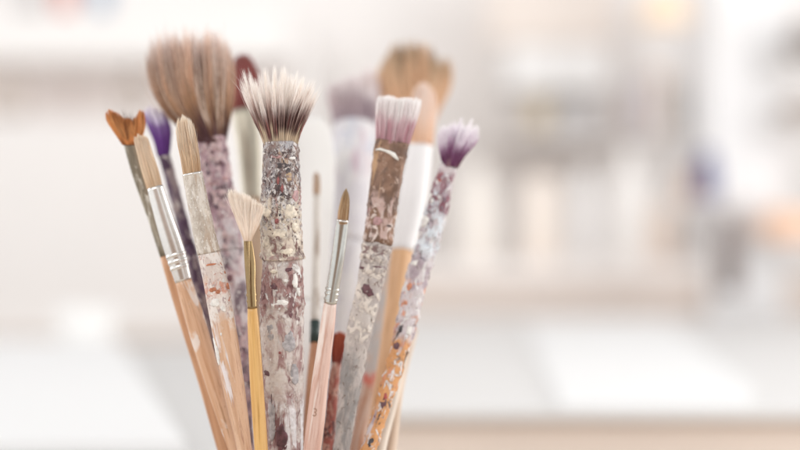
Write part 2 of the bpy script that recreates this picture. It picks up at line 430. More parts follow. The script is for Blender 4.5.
hs_ = hairmat('dark wiry hair', [(0, (150, 96, 64)), (.6, (110, 80, 62)), (1, (84, 66, 56))], .5, .4)
bristles(b, 'bristles', [(126, 143), (124, 130), (121, 118), (119, 106)], [(136, 143), (137, 130), (137, 118), (136, 108)], [(0, .9), (.3, 1.02), (1, .8)], 45, hs_, .0015, .003, .00007, 14, .3, 14, .12, .0004, .2)

# ---- cream flat brush with steel ferrule
tab = [(187, 146.5, 163.5), (215, 153.5, 173), (240, 160.5, 182), (258, 166.5, 187.5), (281, 174.5, 192.5), (300, 179, 199), (315, 183, 204.5), (345, 192, 213), (385, 205, 224), (420, 217, 232), (450, 228, 241)]
b = Brush('paintbrush', 'cream flat brush with shiny silver ferrule, in front of the orange brush', tab, .698, .695, .8)
m = wood('tan wood', (218, 180, 150), (200, 154, 120), .35, [((228, 214, 204), .12, .6, .04, 33, (1, 1, .4), None, .3), ((150, 100, 70), .3, .72, .03, 34, (1, 1, .5), None, .1)])
b.sweep('handle', b.rows(280, 450), m, 48, .002, extend=True)
fe = b.sweep('ferrule', b.rows(187, 281), steel_soft, 56, .001, power=2.1, grow=.0001)
for y in (255, 261, 267): b.ring(y, .0010, steel_soft, .0005, fe, 2.1)
hm = hairmat('cream hair', [(0, (206, 176, 144)), (.4, (226, 202, 174)), (1, (236, 218, 196))], .5, .35)
bristles(b, 'bristles', [(147, 189), (142.5, 174), (137.5, 155), (133, 135)], [(163, 188.5), (159, 172), (153, 154), (147, 134)], [(0, .97), (.5, 1.0), (1, .96)], 1500, hm, .0022, .0022, .0001, 24, .35, 15, .035, .0002, .01)

# ---- purple-haired brush behind
tab = [(153, 157, 170), (175, 163.5, 176), (245, 182, 195), (310, 199, 212), (380, 216, 229), (450, 238, 250)]
b = Brush('paintbrush', 'slim brush with deep purple bristles, between the orange and fluffy tan ones', tab, .742, .728, .8)
m = caked('grey metal stained purple', (164, 148, 146), [((98, 76, 98), .12, .47, .1, 41, (1, 1, .45), None, .2), ((72, 46, 72), .2, .56, .08, 42, (1, 1, .5), None, .2), ((205, 196, 194), .3, .62, .05, 43, (1, 1, .4), None, .2)], .5, .5)
b.sweep('ferrule', b.rows(152, 245), m, 40, .002, crust(.0003, 300, 4)); b.sweep('handle', b.rows(245, 450), m, 40, .003, crust(.0003, 300, 6), extend=True, grow=.0003)
hm = hairmat('purple hair', [(0, (86, 42, 116)), (.5, (112, 66, 146)), (.75, (146, 110, 176)), (.86, (224, 214, 236)), (1, (242, 238, 244))], .5, .4)
bristles(b, 'bristles', [(157.5, 156), (154, 142), (147, 126), (141, 109)], [(169.5, 156), (171, 142), (171, 126), (161, 104)], [(0, .96), (.5, 1.0), (1, .9)], 1300, hm, .0026, .0038, .00011, 16, .5, 16, .05, .0002, .01)

# ---- dark maroon rounded brush, far behind
tab = [(112, 232, 257), (130, 234, 260), (150, 237, 262), (200, 242, 262), (250, 247, 265), (330, 252, 267), (450, 262, 276)]
b = Brush('paintbrush', 'blurred brush with a smooth domed maroon head, behind the fluffy tan brush', tab, .80, .733, .6)
b.sweep('ferrule', b.rows(111, 200), plain('warm pewter', (204, 196, 178), .35, .55, .15, scale=.1), 40, .003)
b.sweep('handle', b.rows(200, 450), wood('pale brown wood', (206, 180, 154), (184, 152, 124)), 32, .006, extend=True)
hm = hairmat('maroon hair', [(0, (112, 48, 44)), (.5, (140, 70, 66)), (1, (150, 84, 80))], .45, .35)
bristles(b, 'bristles', [(232.5, 115), (230, 98), (228.5, 78), (228.5, 56)], [(256.5, 115), (259, 98), (260, 78), (259, 56)], [(0, .7), (.08, .84), (.2, .93), (.35, .99), (.5, 1.0), (.65, .99), (.8, .93), (.92, .84), (1, .7)], 2600, hm, .0034, .004, .00014, 12, .15, 17, .02, .0001, .0)

# ---- round hog brush with white-smeared ferrule
tab = [(173, 182.5, 202), (205, 188, 209), (240, 194.5, 217), (262, 199, 223), (285, 203.5, 229), (300, 206, 232), (330, 211.5, 237), (385, 222, 245), (420, 230, 249), (450, 237, 252.5)]
b = Brush('paintbrush', 'blunt cream hog brush with white smeared ferrule and orange-red spot on its peach handle', tab, .676, .68, .8)
zz = lambda y, x=225: b.loc(x, y)[1]
m = caked('peach wood smeared white', (222, 188, 160), [
    ((206, 166, 136), .3, .53, .1, 50, (1, 1, .06), None, .1), ((190, 148, 124), 1.0, .6, .07, 56, (1, 1, .05), None, -.1),
    ((214, 200, 192), .15, .42, .1, 51, (1, 1, .5), (zz(312), zz(230)), .3), ((230, 222, 216), .3, .52, .06, 52, (1, 1, .5), (zz(325), zz(240)), .5),
    ((228, 220, 220), .16, .58, .05, 53, (1.5, 1, .25), (zz(420), zz(318)), .4), ((196, 112, 76), .3, .5, .06, 54, (1, 1, 1), (zz(291), zz(283)), .3),
    ((178, 100, 72), .5, .64, .03, 55, (1, 1, 1), (zz(300), zz(235)), .2), ((180, 160, 158), .9, .6, .05, 57, (1, 1, .4), (zz(318), zz(230)), .2)], .42, .4, fine=.08)
b.sweep('handle', b.rows(252, 450), m, 64, .0012, crust(.00012, 300, 21), extend=True)
flakes(b, [(213.5, 289, 7, 4.5), (219, 291, 4, 4), (230, 285.5, 6, 7), (226, 272, 3, 4), (212, 264, 9, 2)], P_rust, seed=21, lift=.0001)
flakes(b, [(224, 280, 2, 4), (222, 333, 2, 3), (217, 352, 5, 26), (216, 302, 8, 8), (224, 308, 5, 6)], P_white, seed=22, lift=.0001)
m = caked('aluminium smeared with white paint', (202, 192, 180), [
    ((222, 214, 204), .18, .55, .06, 58, (1, 1, .5), None, .4), ((186, 166, 148), .3, .57, .08, 59, (1, 1, .2), None, -.2),
    ((238, 232, 226), .9, .6, .04, 60, (1, 1, .5), None, .5), ((166, 142, 124), 1.4, .66, .03, 61, (1, 1, .6), None, -.3)], .5, .55, metal=.75, metal_rough=.3, fine=.12)
fe = b.sweep('ferrule', b.rows(173, 253), m, 72, .0008, crust(.00014, 420, 22), grow=.0002)
b.ring(174, .0006, steel_soft, .00045, fe, name='rolled_rim')
hm = hairmat('hog hair', [(0, (204, 170, 134)), (.3, (222, 194, 162)), (.75, (232, 210, 184)), (.93, (242, 228, 208)), (1, (246, 236, 222))], .55, .5, tint=[((176, 136, 100), 0, .8, .7)])
bristles(b, 'bristles', [(183.5, 177), (180.5, 160), (177.5, 145), (174.5, 120)], [(201, 176), (200, 160), (197.5, 145), (193, 120)], [(0, .9), (.15, .98), (.45, 1.06), (.7, 1.03), (1, .96)], 1700, hm, .0030, .0028, .00009, 34, .5, 18, .04, .0003, .03)

# ---- fan brush
tab = [(238, 243.5, 252.5), (260, 244.5, 255.5), (285, 246, 256), (308, 247.5, 257), (325, 247.5, 259), (385, 250, 263.5), (450, 254.5, 268)]
b = Brush('paintbrush', 'small cream fan brush with brass ferrule and clean honey-yellow handle', tab, .668, .67, .8)
b.sweep('handle', b.rows(307, 450), wood('honey wood', (226, 182, 118), (212, 164, 98), .28), 40, .002, extend=True)
fe = b.sweep('ferrule', [(239, 243.7, 251.5, .35), (252, 243.8, 254, .5), (265, 244.5, 256, .75), (285, 246, 256.3, 1), (308, 247.3, 257.3, 1)], brass, 48, .0008)
for y in (295, 301): b.ring(y, .0008, brass, .0004, fe)
# pinched crease down the front of the flattened ferrule
V = []; F = []
for i in range(15):
    y = 241+i*3.4; x, z = b.loc(248.6+i*.17, y); w = .0005*(1-i/16)
    yy = -.0021-.0026*min(1, i/11)
    V += [(x-w, yy+.0006, z), (x, yy-.0003, z), (x+w, yy+.0006, z)]
for i in range(14):
    for q in range(2): a0 = i*3+q; F.append((a0, a0+1, a0+4, a0+3))
link_mesh('ferrule_fold', V, F, brass, fe)
hm = hairmat('fan hair', [(0, (224, 200, 178)), (.25, (242, 226, 210)), (1, (250, 242, 232))], .5, .22)
bristles(b, 'bristles', [(244, 241), (239, 227), (232, 209), (225.5, 190)], [(251.5, 241), (256, 230), (261, 217), (266, 204)], [(0, .95), (.12, 1.06), (.3, 1.09), (.5, 1.04), (.75, 1.0), (1, .97)], 2300, hm, .0011, .0016, .00009, 48, .6, 19, .06, .0004, .05)

# ---- thin stick brush behind
tab = [(195, 313, 320.5), (230, 312.5, 320), (300, 311, 319.5), (342, 310.5, 319), (380, 306.5, 316.5), (450, 302, 314)]
b = Brush('paintbrush', 'very thin blurred brush with pale shaft and dark green band', tab, .752, .708)
zz = lambda y, x=315: b.loc(x, y)[1]
m = caked('pale shaft', (214, 208, 200), [((176, 162, 150), .12, .55, .08, 61, (1, 1, .3), None, .1)], .5, .2)
b.sweep('ferrule', b.rows(195, 322), m, 24, .004)
b.sweep('paint_band', b.rows(321, 343), plain('dark green lacquer', (44, 62, 58), .3, var=.1), 24, .004, grow=.0003)
b.sweep('handle', b.rows(342, 450), wood('rosy tan wood', (206, 156, 122), (186, 130, 100)), 24, .006, extend=True)
hm = hairmat('short tan hair', [(0, (190, 160, 134)), (1, (206, 182, 160))], .5, .3)
bristles(b, 'bristles', [(313.2, 197), (313, 185), (313.5, 172)], [(320.3, 197), (320.3, 185), (319.5, 172)], [(0, .9), (.5, 1), (1, .9)], 400, hm, .0017, .0015, .00012, 6, .2, 20, .03, .0001, 0)

# ---- small filbert in focus
tab = [(220, 336.5, 348.5), (245, 333, 346), (265, 330, 343.5), (285, 326.5, 340), (303, 324, 336.5), (320, 321, 335.5), (350, 316.5, 332), (385, 311, 328), (420, 306.5, 325), (450, 303, 321)]
b = Brush('paintbrush', 'slender brush with pointed tan tip, bright steel ferrule and number on its pinkish handle', tab, .66, .672, .85)
m = caked('pinkish varnished wood', (222, 192, 180), [((204, 164, 148), .3, .5, .12, 65, (1, 1, .05), None, .1), ((190, 150, 138), 1.1, .62, .06, 66, (1, 1, .04), None, -.1),
    ((236, 222, 214), .2, .6, .08, 67, (1, 1, .12), None, .2)], .3, .25, fine=.06)
hd = b.sweep('handle', b.rows(302, 450), m, 48, .002, extend=True)
fe = b.sweep('ferrule', [(220, 336.8, 348.6, .45), (232, 335, 347.5, .6), (255, 331.5, 345, .85), (275, 328.3, 341.8, .95), (303, 324, 337, 1)], steel, 56, .0008)
for y in (289, 293.5, 299): b.ring(y, .0007, steel, .0005, fe)
x0, z0 = b.loc(342.6, 220.5)
b.ring(220.6, .0004, steel_soft, .0003, fe, name='rolled_rim')
hm = hairmat('sable hair', [(0, (184, 142, 112)), (.3, (200, 168, 130)), (.7, (200, 172, 136)), (1, (176, 148, 112))], .4, .5, tint=[((140, 100, 66), .1, 1, .72)])
bristles(b, 'bristles', [(337.6, 224), (338, 212), (341, 199), (345, 189)], [(347.8, 224), (349, 212), (349.3, 199), (347, 189)], [(0, .93), (.5, 1.02), (1, .93)], 1100, hm, .0015, .0007, .00007, 14, .5, 21, .03, .00012, .004)
# number stamped on the handle
cu = bpy.data.curves.new('number_mark', 'FONT'); cu.body = '3'; cu.size = .0050; cu.align_x = 'CENTER'; cu.align_y = 'CENTER'; cu.offset = -.00004
to = bpy.data.objects.new('number_mark_text', cu); col.objects.link(to)
dg = bpy.context.evaluated_depsgraph_get(); me = bpy.data.meshes.new_from_object(to.evaluated_get(dg)); bpy.data.objects.remove(to)
x0, z0 = b.loc(315.4, 411)
_, cx_, hw_, _ = b.st([(411, *interp(b.tab, 411)[1:])])[0]
for v in me.vertices:      # text plane -> handle surface, turned a quarter
    lx, lz = v.co.x*.85+(x0-cx_), v.co.y+z0
    q = max(-.95, min(.95, lx/hw_))
    v.co = Vector((cx_+lx, -hw_*.85*math.sqrt(1-q*q)-.00012, lz))
o = bpy.data.objects.new('number_mark', me); col.objects.link(o); o.parent = hd
me.materials.append(plain('faded brown print', (158, 122, 100), .5))

# ---- small dark-red brush
tab = [(364, 331.5, 341), (385, 328.5, 339), (420, 325, 336), (450, 321.5, 333)]
b = Brush('paintbrush', 'short brush with dark brick-red head and red-smeared handle, low beside the filbert handle', tab, .722, .705)
m = caked('handle smeared brick red', (176, 128, 112), [((142, 66, 52), .25, .5, .06, 71, (1, 1, .5), None, .4), ((86, 40, 36), .3, .58, .05, 72, (1, 1, .5), None, .3), ((214, 190, 176), .6, .63, .03, 73, (1, 1, .5), None, .5)], .5, .7)
b.sweep('handle', b.rows(364, 450), m, 40, .002, crust(.0004, 380, 31), extend=True)
hm = hairmat('brick red hair', [(0, (96, 36, 30)), (.5, (152, 64, 46)), (1, (190, 92, 64))], .45, .5)
bristles(b, 'bristles', [(331.8, 367), (331, 352), (333.5, 331)], [(340.6, 367), (344.5, 352), (346.5, 333)], [(0, .93), (.5, 1), (1, .95)], 1000, hm, .0019, .0024, .0001, 12, .3, 22, .03, .0002, 0)

# ---- flat white-pink brush
tab = [(142, 375, 410), (170, 371, 404), (200, 367.5, 399), (230, 364.5, 394.5), (243, 363, 392), (252, 361.5, 390.5), (280, 357.5, 384.5), (320, 348.5, 375), (350, 343.5, 368.5), (385, 339, 362), (420, 336, 355), (450, 333, 350)]
b = Brush('paintbrush', 'flat brush with white and pink bristles and brown stained ferrule with white paint streak', tab, .708, .692, .5)
zz = lambda y, x=370: b.loc(x, y)[1]
m = caked('stained brown ferrule', (142, 112, 94), [((112, 86, 72), .14, .52, .08, 81, (1, 1, .4), None, .2), ((190, 152, 116), .12, .57, .05, 82, (1.6, 1, .12), None, .1),
    ((196, 168, 160), .16, .5, .04, 83, (1.4, 1, .6), (zz(262), zz(196)), .6), ((222, 204, 196), .28, .56, .04, 84, (1.2, 1, .7), (zz(262), zz(205)), .7), ((198, 172, 156), .5, .66, .04, 87, (1, 1, .6), None, .3),
    ((84, 62, 54), .3, .64, .03, 85, (1, 1, .6), None, .2)], .3, .6, metal=.45, metal_rough=.28, fine=.1)
fe = b.sweep('ferrule', b.rows(142, 244), m, 80, .001, crust(.00035, 260, 33, [(zz(238), .001, .0006)], thr=.15), power=3)
m = caked('pale crusted handle', (202, 193, 187), [((182, 172, 168), .12, .5, .08, 91, (1, 1, .5), None, .3), ((226, 216, 206), .3, .52, .05, 92, (1, 1, .7), (zz(345), zz(240)), .6),
    ((140, 116, 114), .26, .55, .05, 93, (1, 1, 1.5), (zz(275), zz(240)), -.4), ((112, 66, 74), .25, .655, .04, 94, (1, 1, .7), (zz(310), zz(270)), .2), ((150, 146, 144), .15, .5, .1, 95, (1.2, 1, .3), (zz(600), zz(360)), .1),
    ((136, 120, 112), .6, .64, .04, 96, (1, 1, .7), None, -.4)], .55, .8, fine=.14)
b.sweep('handle', b.rows(243, 450), m, 72, .001, crust(.0004, 300, 35, [(zz(247), .0013, .0008), (zz(257), .0015, .0007), (zz(268), .0013, .0004)]), extend=True)
flakes(b, [(366, 289, 8, 10), (370, 293, 8, 8), (372, 216, 3, 3), (380, 246, 10, 2.5), (372, 258, 9, 2.2), (378, 268, 11, 2.5), (362, 268, 5, 3)], P_plum, seed=24, lift=.00012)  # thin crosswise daubs paint the dark of crevices; the others are plum spots
flakes(b, [(377, 222, 9, 9), (384, 232, 7, 8), (370, 212, 4, 12)], P_pink, seed=25)
# dried white scratch of paint near the ferrule's top
V = []; F = []; path = [(375.5, 151, .7), (380, 150.6, 1.3), (385, 152.2, 1.2), (390, 154.2, 1.9), (395, 157.4, 2.8), (398.4, 161, 1.0)]
for i, (px, py, hw) in enumerate(path):
    for s_ in (-1, 0, 1):
        x, z = b.loc(px, py+s_*hw)
        V.append((x, -.00435-(.0007 if s_ == 0 else 0), z))
        if abs(px-375.5) < .1 or i == 5: V[-1] = (V[-1][0], V[-1][1]+.0007, V[-1][2])
for i in range(len(path)-1):
    for q in range(2): a0 = i*3+q; F.append((a0, a0+3, a0+4, a0+1))
yF = -b.st([(155, *interp(b.tab, 155)[1:])])[0][2]*.5
V = [(x, y+.00435+yF-.0005, z) for x, y, z in V]
link_mesh('paint_blob', V, F, plain('white dried paint', (240, 238, 232), .4), fe)
hm = hairmat('white hair stained pink', [(0, (160, 118, 124)), (.12, (206, 164, 172)), (.45, (234, 210, 214)), (.62, (244, 236, 236)), (1, (252, 250, 249))], .5, .25, tint=[((196, 136, 150), .02, .6, .66), ((140, 112, 112), 0, .45, .8)])
bristles(b, 'bristles', [(375.6, 145), (375.5, 128), (375.5, 112), (377, 95)], [(409.3, 145), (414, 130), (418.5, 116), (422.5, 99)], [(0, 1.0), (.3, 1.01), (.5, .96), (.6, 1.0), (1, .99)], 2600, hm, .0038, .0046, .0001, 90, .4, 23, .035, .0003, .01, cpow=1.3)

# ---- blurred mauve-white brush behind
tab = [(128, 334, 376), (150, 333, 374), (200, 332, 372), (260, 331, 366), (330, 330, 358), (450, 322, 345)]
b = Brush('paintbrush', 'very blurred thick brush with mauve-grey bristles and whitish handle', tab, .84, .735, .7)
zz = lambda y, x=352: b.loc(x, y)[1]
m = caked('whitish painted handle', (226, 223, 222), [((212, 208, 212), .07, .5, .08, 101, (1, 1, .4), None, .2), ((196, 174, 184), .06, .6, .06, 102, (1.6, 1, .3), None, .2), ((200, 202, 212), .09, .5, .06, 103, (1.5, 1, .8), (zz(158), zz(126)), .2)], .5, .3)
b.sweep('handle', b.rows(245, 450), m, 40, .004, extend=True); b.sweep('ferrule', b.rows(127, 245), m, 48, .003, grow=.0003)
hm = hairmat('mauve grey hair', [(0, (176, 156, 164)), (.3, (204, 184, 186)), (.55, (234, 224, 224)), (1, (246, 240, 240))], .5, .3, tint=[((150, 128, 140), 0, .5, .6), ((206, 180, 172), .7, 1.1, .75)])
bristles(b, 'bristles', [(334.5, 131), (330, 110), (326, 92), (329, 76)], [(375.5, 131), (380, 110), (381, 92), (379, 72)], [(0, .8), (.3, .85), (.6, .9), (.8, 1.02), (1, 1.0)], 2600, hm, .006, .008, .00014, 14, .4, 24, .06, .0004, .01)

# ---- big brown fan behind
tab = [(128, 396, 432), (150, 394, 424), (200, 391, 413), (300, 377, 396), (340, 370, 387), (385, 361, 378), (450, 349, 365)]
b = Brush('paintbrush', 'blurred wide ginger brown brush with red paint spot on its worn handle', tab, .848, .728, .6)
zz = lambda y, x=352: b.loc(x, y)[1]
m = caked('worn whitish wood', (206, 184, 170), [((190, 186, 184), .08, .45, .1, 111, (1, 1, .4), (zz(372), zz(140)), .2), ((190, 148, 124), .1, .5, .1, 112, (1.4, 1, .25), (zz(600), zz(385)), .2), ((208, 96, 80), .5, .42, .05, 113, (1, 1, 1), (zz(383), zz(374)), .2)], .5, .3)
b.sweep('ferrule', b.rows(127, 230), plain('soft steel far', (200, 196, 190), .35, .8, .1, scale=.1), 40, .004)
b.sweep('handle', b.rows(229, 450), m, 40, .004, extend=True)
hm = hairmat('ginger hair', [(0, (196, 140, 104)), (.35, (226, 182, 142)), (.75, (228, 192, 156)), (.95, (196, 166, 134)), (1, (176, 148, 120))], .5, .45)
bristles(b, 'bristles', [(396.5, 131), (386, 112), (374, 88), (376, 50)], [(431, 131), (440, 110), (452, 84), (452, 52)], [(0, .75), (.1, .9), (.2, 1.0), (.33, 1.03), (.42, .97), (.52, 1.04), (.66, 1.02), (.75, .95), (.82, .86), (.9, .93), (1, .88)], 4600, hm, .0065, .0085, .00014, 60, .4, 25, .03, .0003, .0)

# ---- beige-headed brush with white ferrule
tab = [(144, 409, 433), (180, 401, 430), (215, 396, 424), (252, 390.5, 414), (285, 387, 409), (320, 383, 403), (385, 374, 393), (450, 364, 381)]
b = Brush('paintbrush', 'blurred brush with smooth beige domed head, long white ferrule and peach handle', tab, .782, .722, .75)
b.sweep('ferrule', b.rows(143, 252), plain('white enamel', (236, 234, 234), .3, 0, .03, scale=.1), 48, .003)
b.sweep('handle', b.rows(251, 450), wood('peach wood', (226, 184, 144), (212, 166, 124)), 40, .004, extend=True)
hm = hairmat('beige hair', [(0, (226, 182, 148)), (.3, (236, 200, 172)), (.6, (244, 220, 202)), (1, (248, 232, 220))], .5, .2)
bristles(b, 'bristles', [(409.5, 147), (409, 130), (409.5, 108), (413, 86)], [(432.5, 147), (434.5, 130), (437, 108), (434, 86)], [(0, .84), (.12, .94), (.3, 1.0), (.5, 1.01), (.7, 1.0), (.88, .94), (1, .84)], 2200, hm, .0048, .005, .00014, 10, .15, 26, .02, .0001, 0)

# ---- purple-tipped crusted brush at the right
tab = [(160, 442, 459), (168, 439.5, 457), (185, 433.5, 452.5), (200, 428.5, 450), (215, 423.5, 446.5), (240, 416.5, 441), (255, 412, 436), (285, 403.5, 427.5), (320, 396, 418.5), (350, 389.5, 409), (385, 380, 398), (420, 370, 386.5), (450, 361, 377)]
b = Brush('paintbrush', 'brush with white-tipped purple bristles and lumpy handle spotted orange and black', tab, .722, .695, .8)
zz = lambda y, x=400: b.loc(x, y)[1]
m = caked('lumpy mixed crust', (212, 202, 204), [
    ((176, 160, 168), .14, .52, .07, 121, (1, 1, .5), None, .3), ((222, 228, 234), .2, .5, .05, 122, (1.4, 1, .5), (zz(250), zz(185)), .6),
    ((142, 92, 104), .18, .47, .05, 123, (1.3, 1, .5), (zz(205), zz(160)), .4), ((216, 158, 106), .12, .40, .05, 124, (1.2, 1, .35), (zz(600), zz(338)), .2),
    ((122, 112, 120), .3, .62, .04, 125, (1, 1, .8), (zz(262), zz(180)), .3), ((218, 150, 116), .2, .58, .06, 126, (1, 1, .7), (zz(390), zz(280)), .4),
    ((232, 228, 228), .32, .58, .05, 127, (1, 1, .6), None, .6), ((128, 52, 48), .22, .62, .03, 128, (1, 1, .7), (zz(430), zz(325)), .4),
    ((84, 70, 66), .16, .62, .05, 129, (1.3, 1, .5), (zz(600), zz(325)), .3), ((150, 136, 140), .5, .64, .04, 130, (1, 1, .8), None, -.4)], .52, .7, fine=.15)
def split_relief(base):
    def f(p, th, z):
        r = base(p, th, z)
        q = math.exp(-(((th-4.71-.25)+.35*math.sin(z*90))/.22)**2)          # a groove winding down the front
        return r-.0011*q
    return f
b.sweep('handle', b.rows(248, 450), m, 84, .001, crust(.0006, 300, 41, thr=.05), extend=True)
b.sweep('ferrule', b.rows(161, 250), m, 84, .001, split_relief(crust(.0007, 330, 42, [(zz(168), .0012, .0005)], thr=.05)))
flakes(b, [(409, 288, 5, 8), (404, 306, 6, 7)], P_orange, seed=26)
flakes(b, [(396, 348, 6, 9), (383, 404, 5, 10)], P_plum, seed=27)
flakes(b, [(379, 420, 4, 12), (371, 443, 6, 10), (400, 330, 4, 8)], P_dark, seed=28)
flakes(b, [(430, 200, 6, 12), (424, 222, 7, 14), (420, 236, 6, 8), (415, 264, 9, 6), (409, 330, 5, 12)], P_white, seed=29)
flakes(b, [(385, 397, 4, 7), (440, 178, 5, 10)], P_red, seed=30)
hm = hairmat('purple hair tipped white', [(0, (136, 100, 112)), (.15, (104, 58, 88)), (.35, (146, 92, 134)), (.52, (200, 166, 196)), (.68, (236, 226, 236)), (1, (250, 247, 250))], .5, .35, tint=[((98, 50, 84), .1, .5, .62)])
bristles(b, 'bristles', [(442.5, 168), (440, 154), (437.5, 140), (437, 121)], [(458, 168), (466, 155), (476, 143), (485, 128)], [(0, .86), (.2, .97), (.5, 1.04), (.8, .98), (1, .84)], 2000, hm, .0036, .008, .0001, 50, .75, 27, .07, .0004, .06, cn=1.8)

# ---- white rounded spatula behind the crusted brush
tab = [(118, 305, 322), (128, 299, 329), (150, 296, 334), (200, 297, 334), (300, 300, 326), (380, 298, 314), (450, 291, 305)]
b = Brush('spatula', 'blurred white plastic spatula with rounded blade, behind the crusted brush', tab, .80, .722, .12, 'spatula', None)
del b.root['category']; tag(b.root, None, 'spatula')
wm = plain('white plastic', (244, 243, 240), .35)
b.sweep('blade', b.rows(118, 300), wm, 48, .002, power=2.4); b.sweep('handle', b.rows(299, 450), wm, 32, .004, extend=True)
if 'group' in b.root: del b.root['group']

# ---- two pale sticks at the right rim
for tab, d0, d1, c, lab in (([(318, 404, 414), (385, 392, 402), (450, 375, 386)], .748, .705, (236, 222, 206), 'pale cream stick rising behind the lumpy handle, nearest to it'),
                            ([(330, 407, 418), (385, 396, 404.5), (450, 386, 396.5)], .765, .712, (224, 200, 178), 'light tan stick at the far right edge of the jar')):
    b = Brush('paint_stick', lab, tab, d0, d1, .7, 'stick', None)
    if 'group' in b.root: del b.root['group']
    b.sweep('shaft', b.rows(tab[0][0], 450), wood('pale wood', c, tuple(v*.94 for v in c)), 32, .004, extend=True)

# ================================================================== JAR AND ITS TABLE
def lathe(name, prof, mat, parent=None, loc=(0, 0, 0), seg=64):
    V = []; F = []
    for r, z in prof:
        for q in range(seg):
            th = 2*math.pi*q/seg; V.append((r*math.cos(th), r*math.sin(th), z))
    for i in range(len(prof)-1):
        for q in range(seg):
            a0 = i*seg+q; a1 = i*seg+(q+1) % seg; F.append((a0, a1, a1+seg, a0+seg))
    F.append(tuple(range(seg-1, -1, -1)))
    if prof[-1][0] > 1e-5: F.append(tuple((len(prof)-1)*seg+q for q in range(seg)))
    return link_mesh(name, V, F, mat, parent, loc=loc)
def box(name, lo, hi, mat, parent=None, bev=.004):
    import bmesh
    bm = bmesh.new(); bmesh.ops.create_cube(bm, size=1)
    c = [(a+b_)/2 for a, b_ in zip(lo, hi)]; s = [b_-a for a, b_ in zip(lo, hi)]
    for v in bm.verts: v.co = Vector((v.co.x*s[0], v.co.y*s[1], v.co.z*s[2]))
    if bev: bmesh.ops.bevel(bm, geom=bm.edges[:], offset=min(bev, min(s)*.3), segments=2, affect='EDGES')
    me = bpy.data.meshes.new(name); bm.to_mesh(me); bm.free(); me.materials.append(mat)
    o = bpy.data.objects.new(name, me); col.objects.link(o)
    pl = parent.location if parent else Vector((0, 0, 0))
    o.location = Vector(c)-pl
    if parent: o.parent = parent
    return o

jar = lathe('brush_jar', [(.036, 0), (.040, .002), (.0415, .01), (.0415, .098), (.042, .101), (.041, .103), (.0395, .101), (.039, .01), (.036, .005), (.0001, .005)],
            plain('glazed white ceramic', (236, 233, 228), .25), loc=(JC.x, JC.y, JZ))
tag(jar, 'plain white ceramic jar holding the brushes, below the picture edge', 'jar')
FL = -.97
t = empty('work_table', (0, .75, FL)); tag(t, 'pale wooden table the brush jar stands on, below the picture edge', 'table')
tw = wood('pale table wood', (226, 214, 200), (214, 198, 180), .5)
box('tabletop', (-.75, .40, JZ-.03), (.55, 1.12, JZ), tw, t)
for x in (-.70, .50):
    for y in (.45, 1.07): box('leg', (x-.025, y-.025, FL), (x+.025, y+.025, JZ-.0305), tw, t)

# ================================================================== ROOM BEHIND
white_paint = plain('white painted board', (242, 239, 237), .5, var=.02, scale=.004)
def mark(o, label, cat, group=None): return tag(o, label, cat, group)
fl = box('floor', (-3, -2, FL-.05), (3.5, 3.6, FL), plain('pale floor', (206, 196, 186), .5, var=.08, scale=.003), bev=0); tag(fl, None, None, None, 'structure')
wl = box('back_wall', (-3, 3.02, FL+.002), (3.5, 3.12, 1.6), plain('off-white wall plaster', (251, 248, 246), .8, var=.02, scale=.002), bev=0); tag(wl, None, None, None, 'structure')

# counter, right
HT = .14; D1, D2 = 1.198, 2.48
ct = empty('counter', (.8, D1, FL)); tag(ct, 'long white-topped counter with beige front, right of the brushes', 'counter')
box('countertop', (-.03, D1-.004, -.146), (1.7, D2, -HT), plain('white laminate top', (224, 223, 222), .5), ct)
box('front_panel', (-.02, D1+.01, FL), (1.68, D1+.03, -.1465), plain('beige front panel', (240, 226, 215), .6, var=.05, scale=.004), ct)
box('side_panel', (-.02, D1+.032, FL), (0, D2-.05, -.1465), plain('beige side panel', (214, 204, 196), .6), ct)
box('side_panel', (1.65, D1+.032, FL), (1.68, D2-.05, -.1465), plain('beige side panel', (214, 204, 196), .6), ct)
def sheet(name, pts, th, mat, z=-HT):
    V = [(x, y, z+.0005) for x, y in pts]+[(x, y, z+th) for x, y in pts]; n = len(pts)
    F = [tuple(range(n-1, -1, -1)), tuple(range(n, 2*n))]+[(i, (i+1) % n, (i+1) % n+n, i+n) for i in range(n)]
    return link_mesh(name, V, F, mat, smooth=False)
def gp(px, py, h=.14):
    d = h*FPX/(py-225); return ((px-400)/FPX*d, d)
sunlit_white = plain('sunlit patch and board white', (238, 238, 238), .7)  # lighter white that carries the painted sunlight; the drawing board shares it
o = sheet('sunlit_patch', [gp(562, 411), gp(744, 409), gp(752, 392), gp(665, 323), gp(524, 323)], .004, sunlit_white)  # sunlight falling on the counter, put in as a thin lighter sheet
tag(o, 'patch of sunlight on the counter at the right, painted as a bright white sheet', 'sunlit_white')
# left table and its white sheet
lt = empty('side_table', (-.7, 1.3, FL)); tag(lt, 'light grey table at the left behind the brushes', 'table')
lm = plain('light grey tabletop', (208, 207, 206), .5)
box('tabletop', (-1.5, .80, -.16), (-.07, 1.87, -HT), lm, lt)
for x in (-1.42, -.14):
    for y in (.87, 1.80): box('leg', (x-.03, y-.03, FL), (x+.03, y+.03, -.1605), lm, lt)
o = sheet('drawing_board', [gp(186, 456), (-.9, gp(186, 456)[1]), (-1.2, gp(118, 346)[1]), gp(118, 346)], .008, sunlit_white)
tag(o, 'bright white drawing board lying on the grey table at the left', 'drawing board')
c = gp(82, 347); bowl = lathe('bowl', [(.016, 0), (.02, .003), (.032, .012), (.038, .044), (.036, .044), (.030, .013), (.018, .006), (.0001, .005)], plain('white bowl glaze', (240, 239, 237), .3), loc=(c[0], c[1]+.03, -HT))
tag(bowl, 'small white bowl standing at the back edge of the left table', 'bowl')

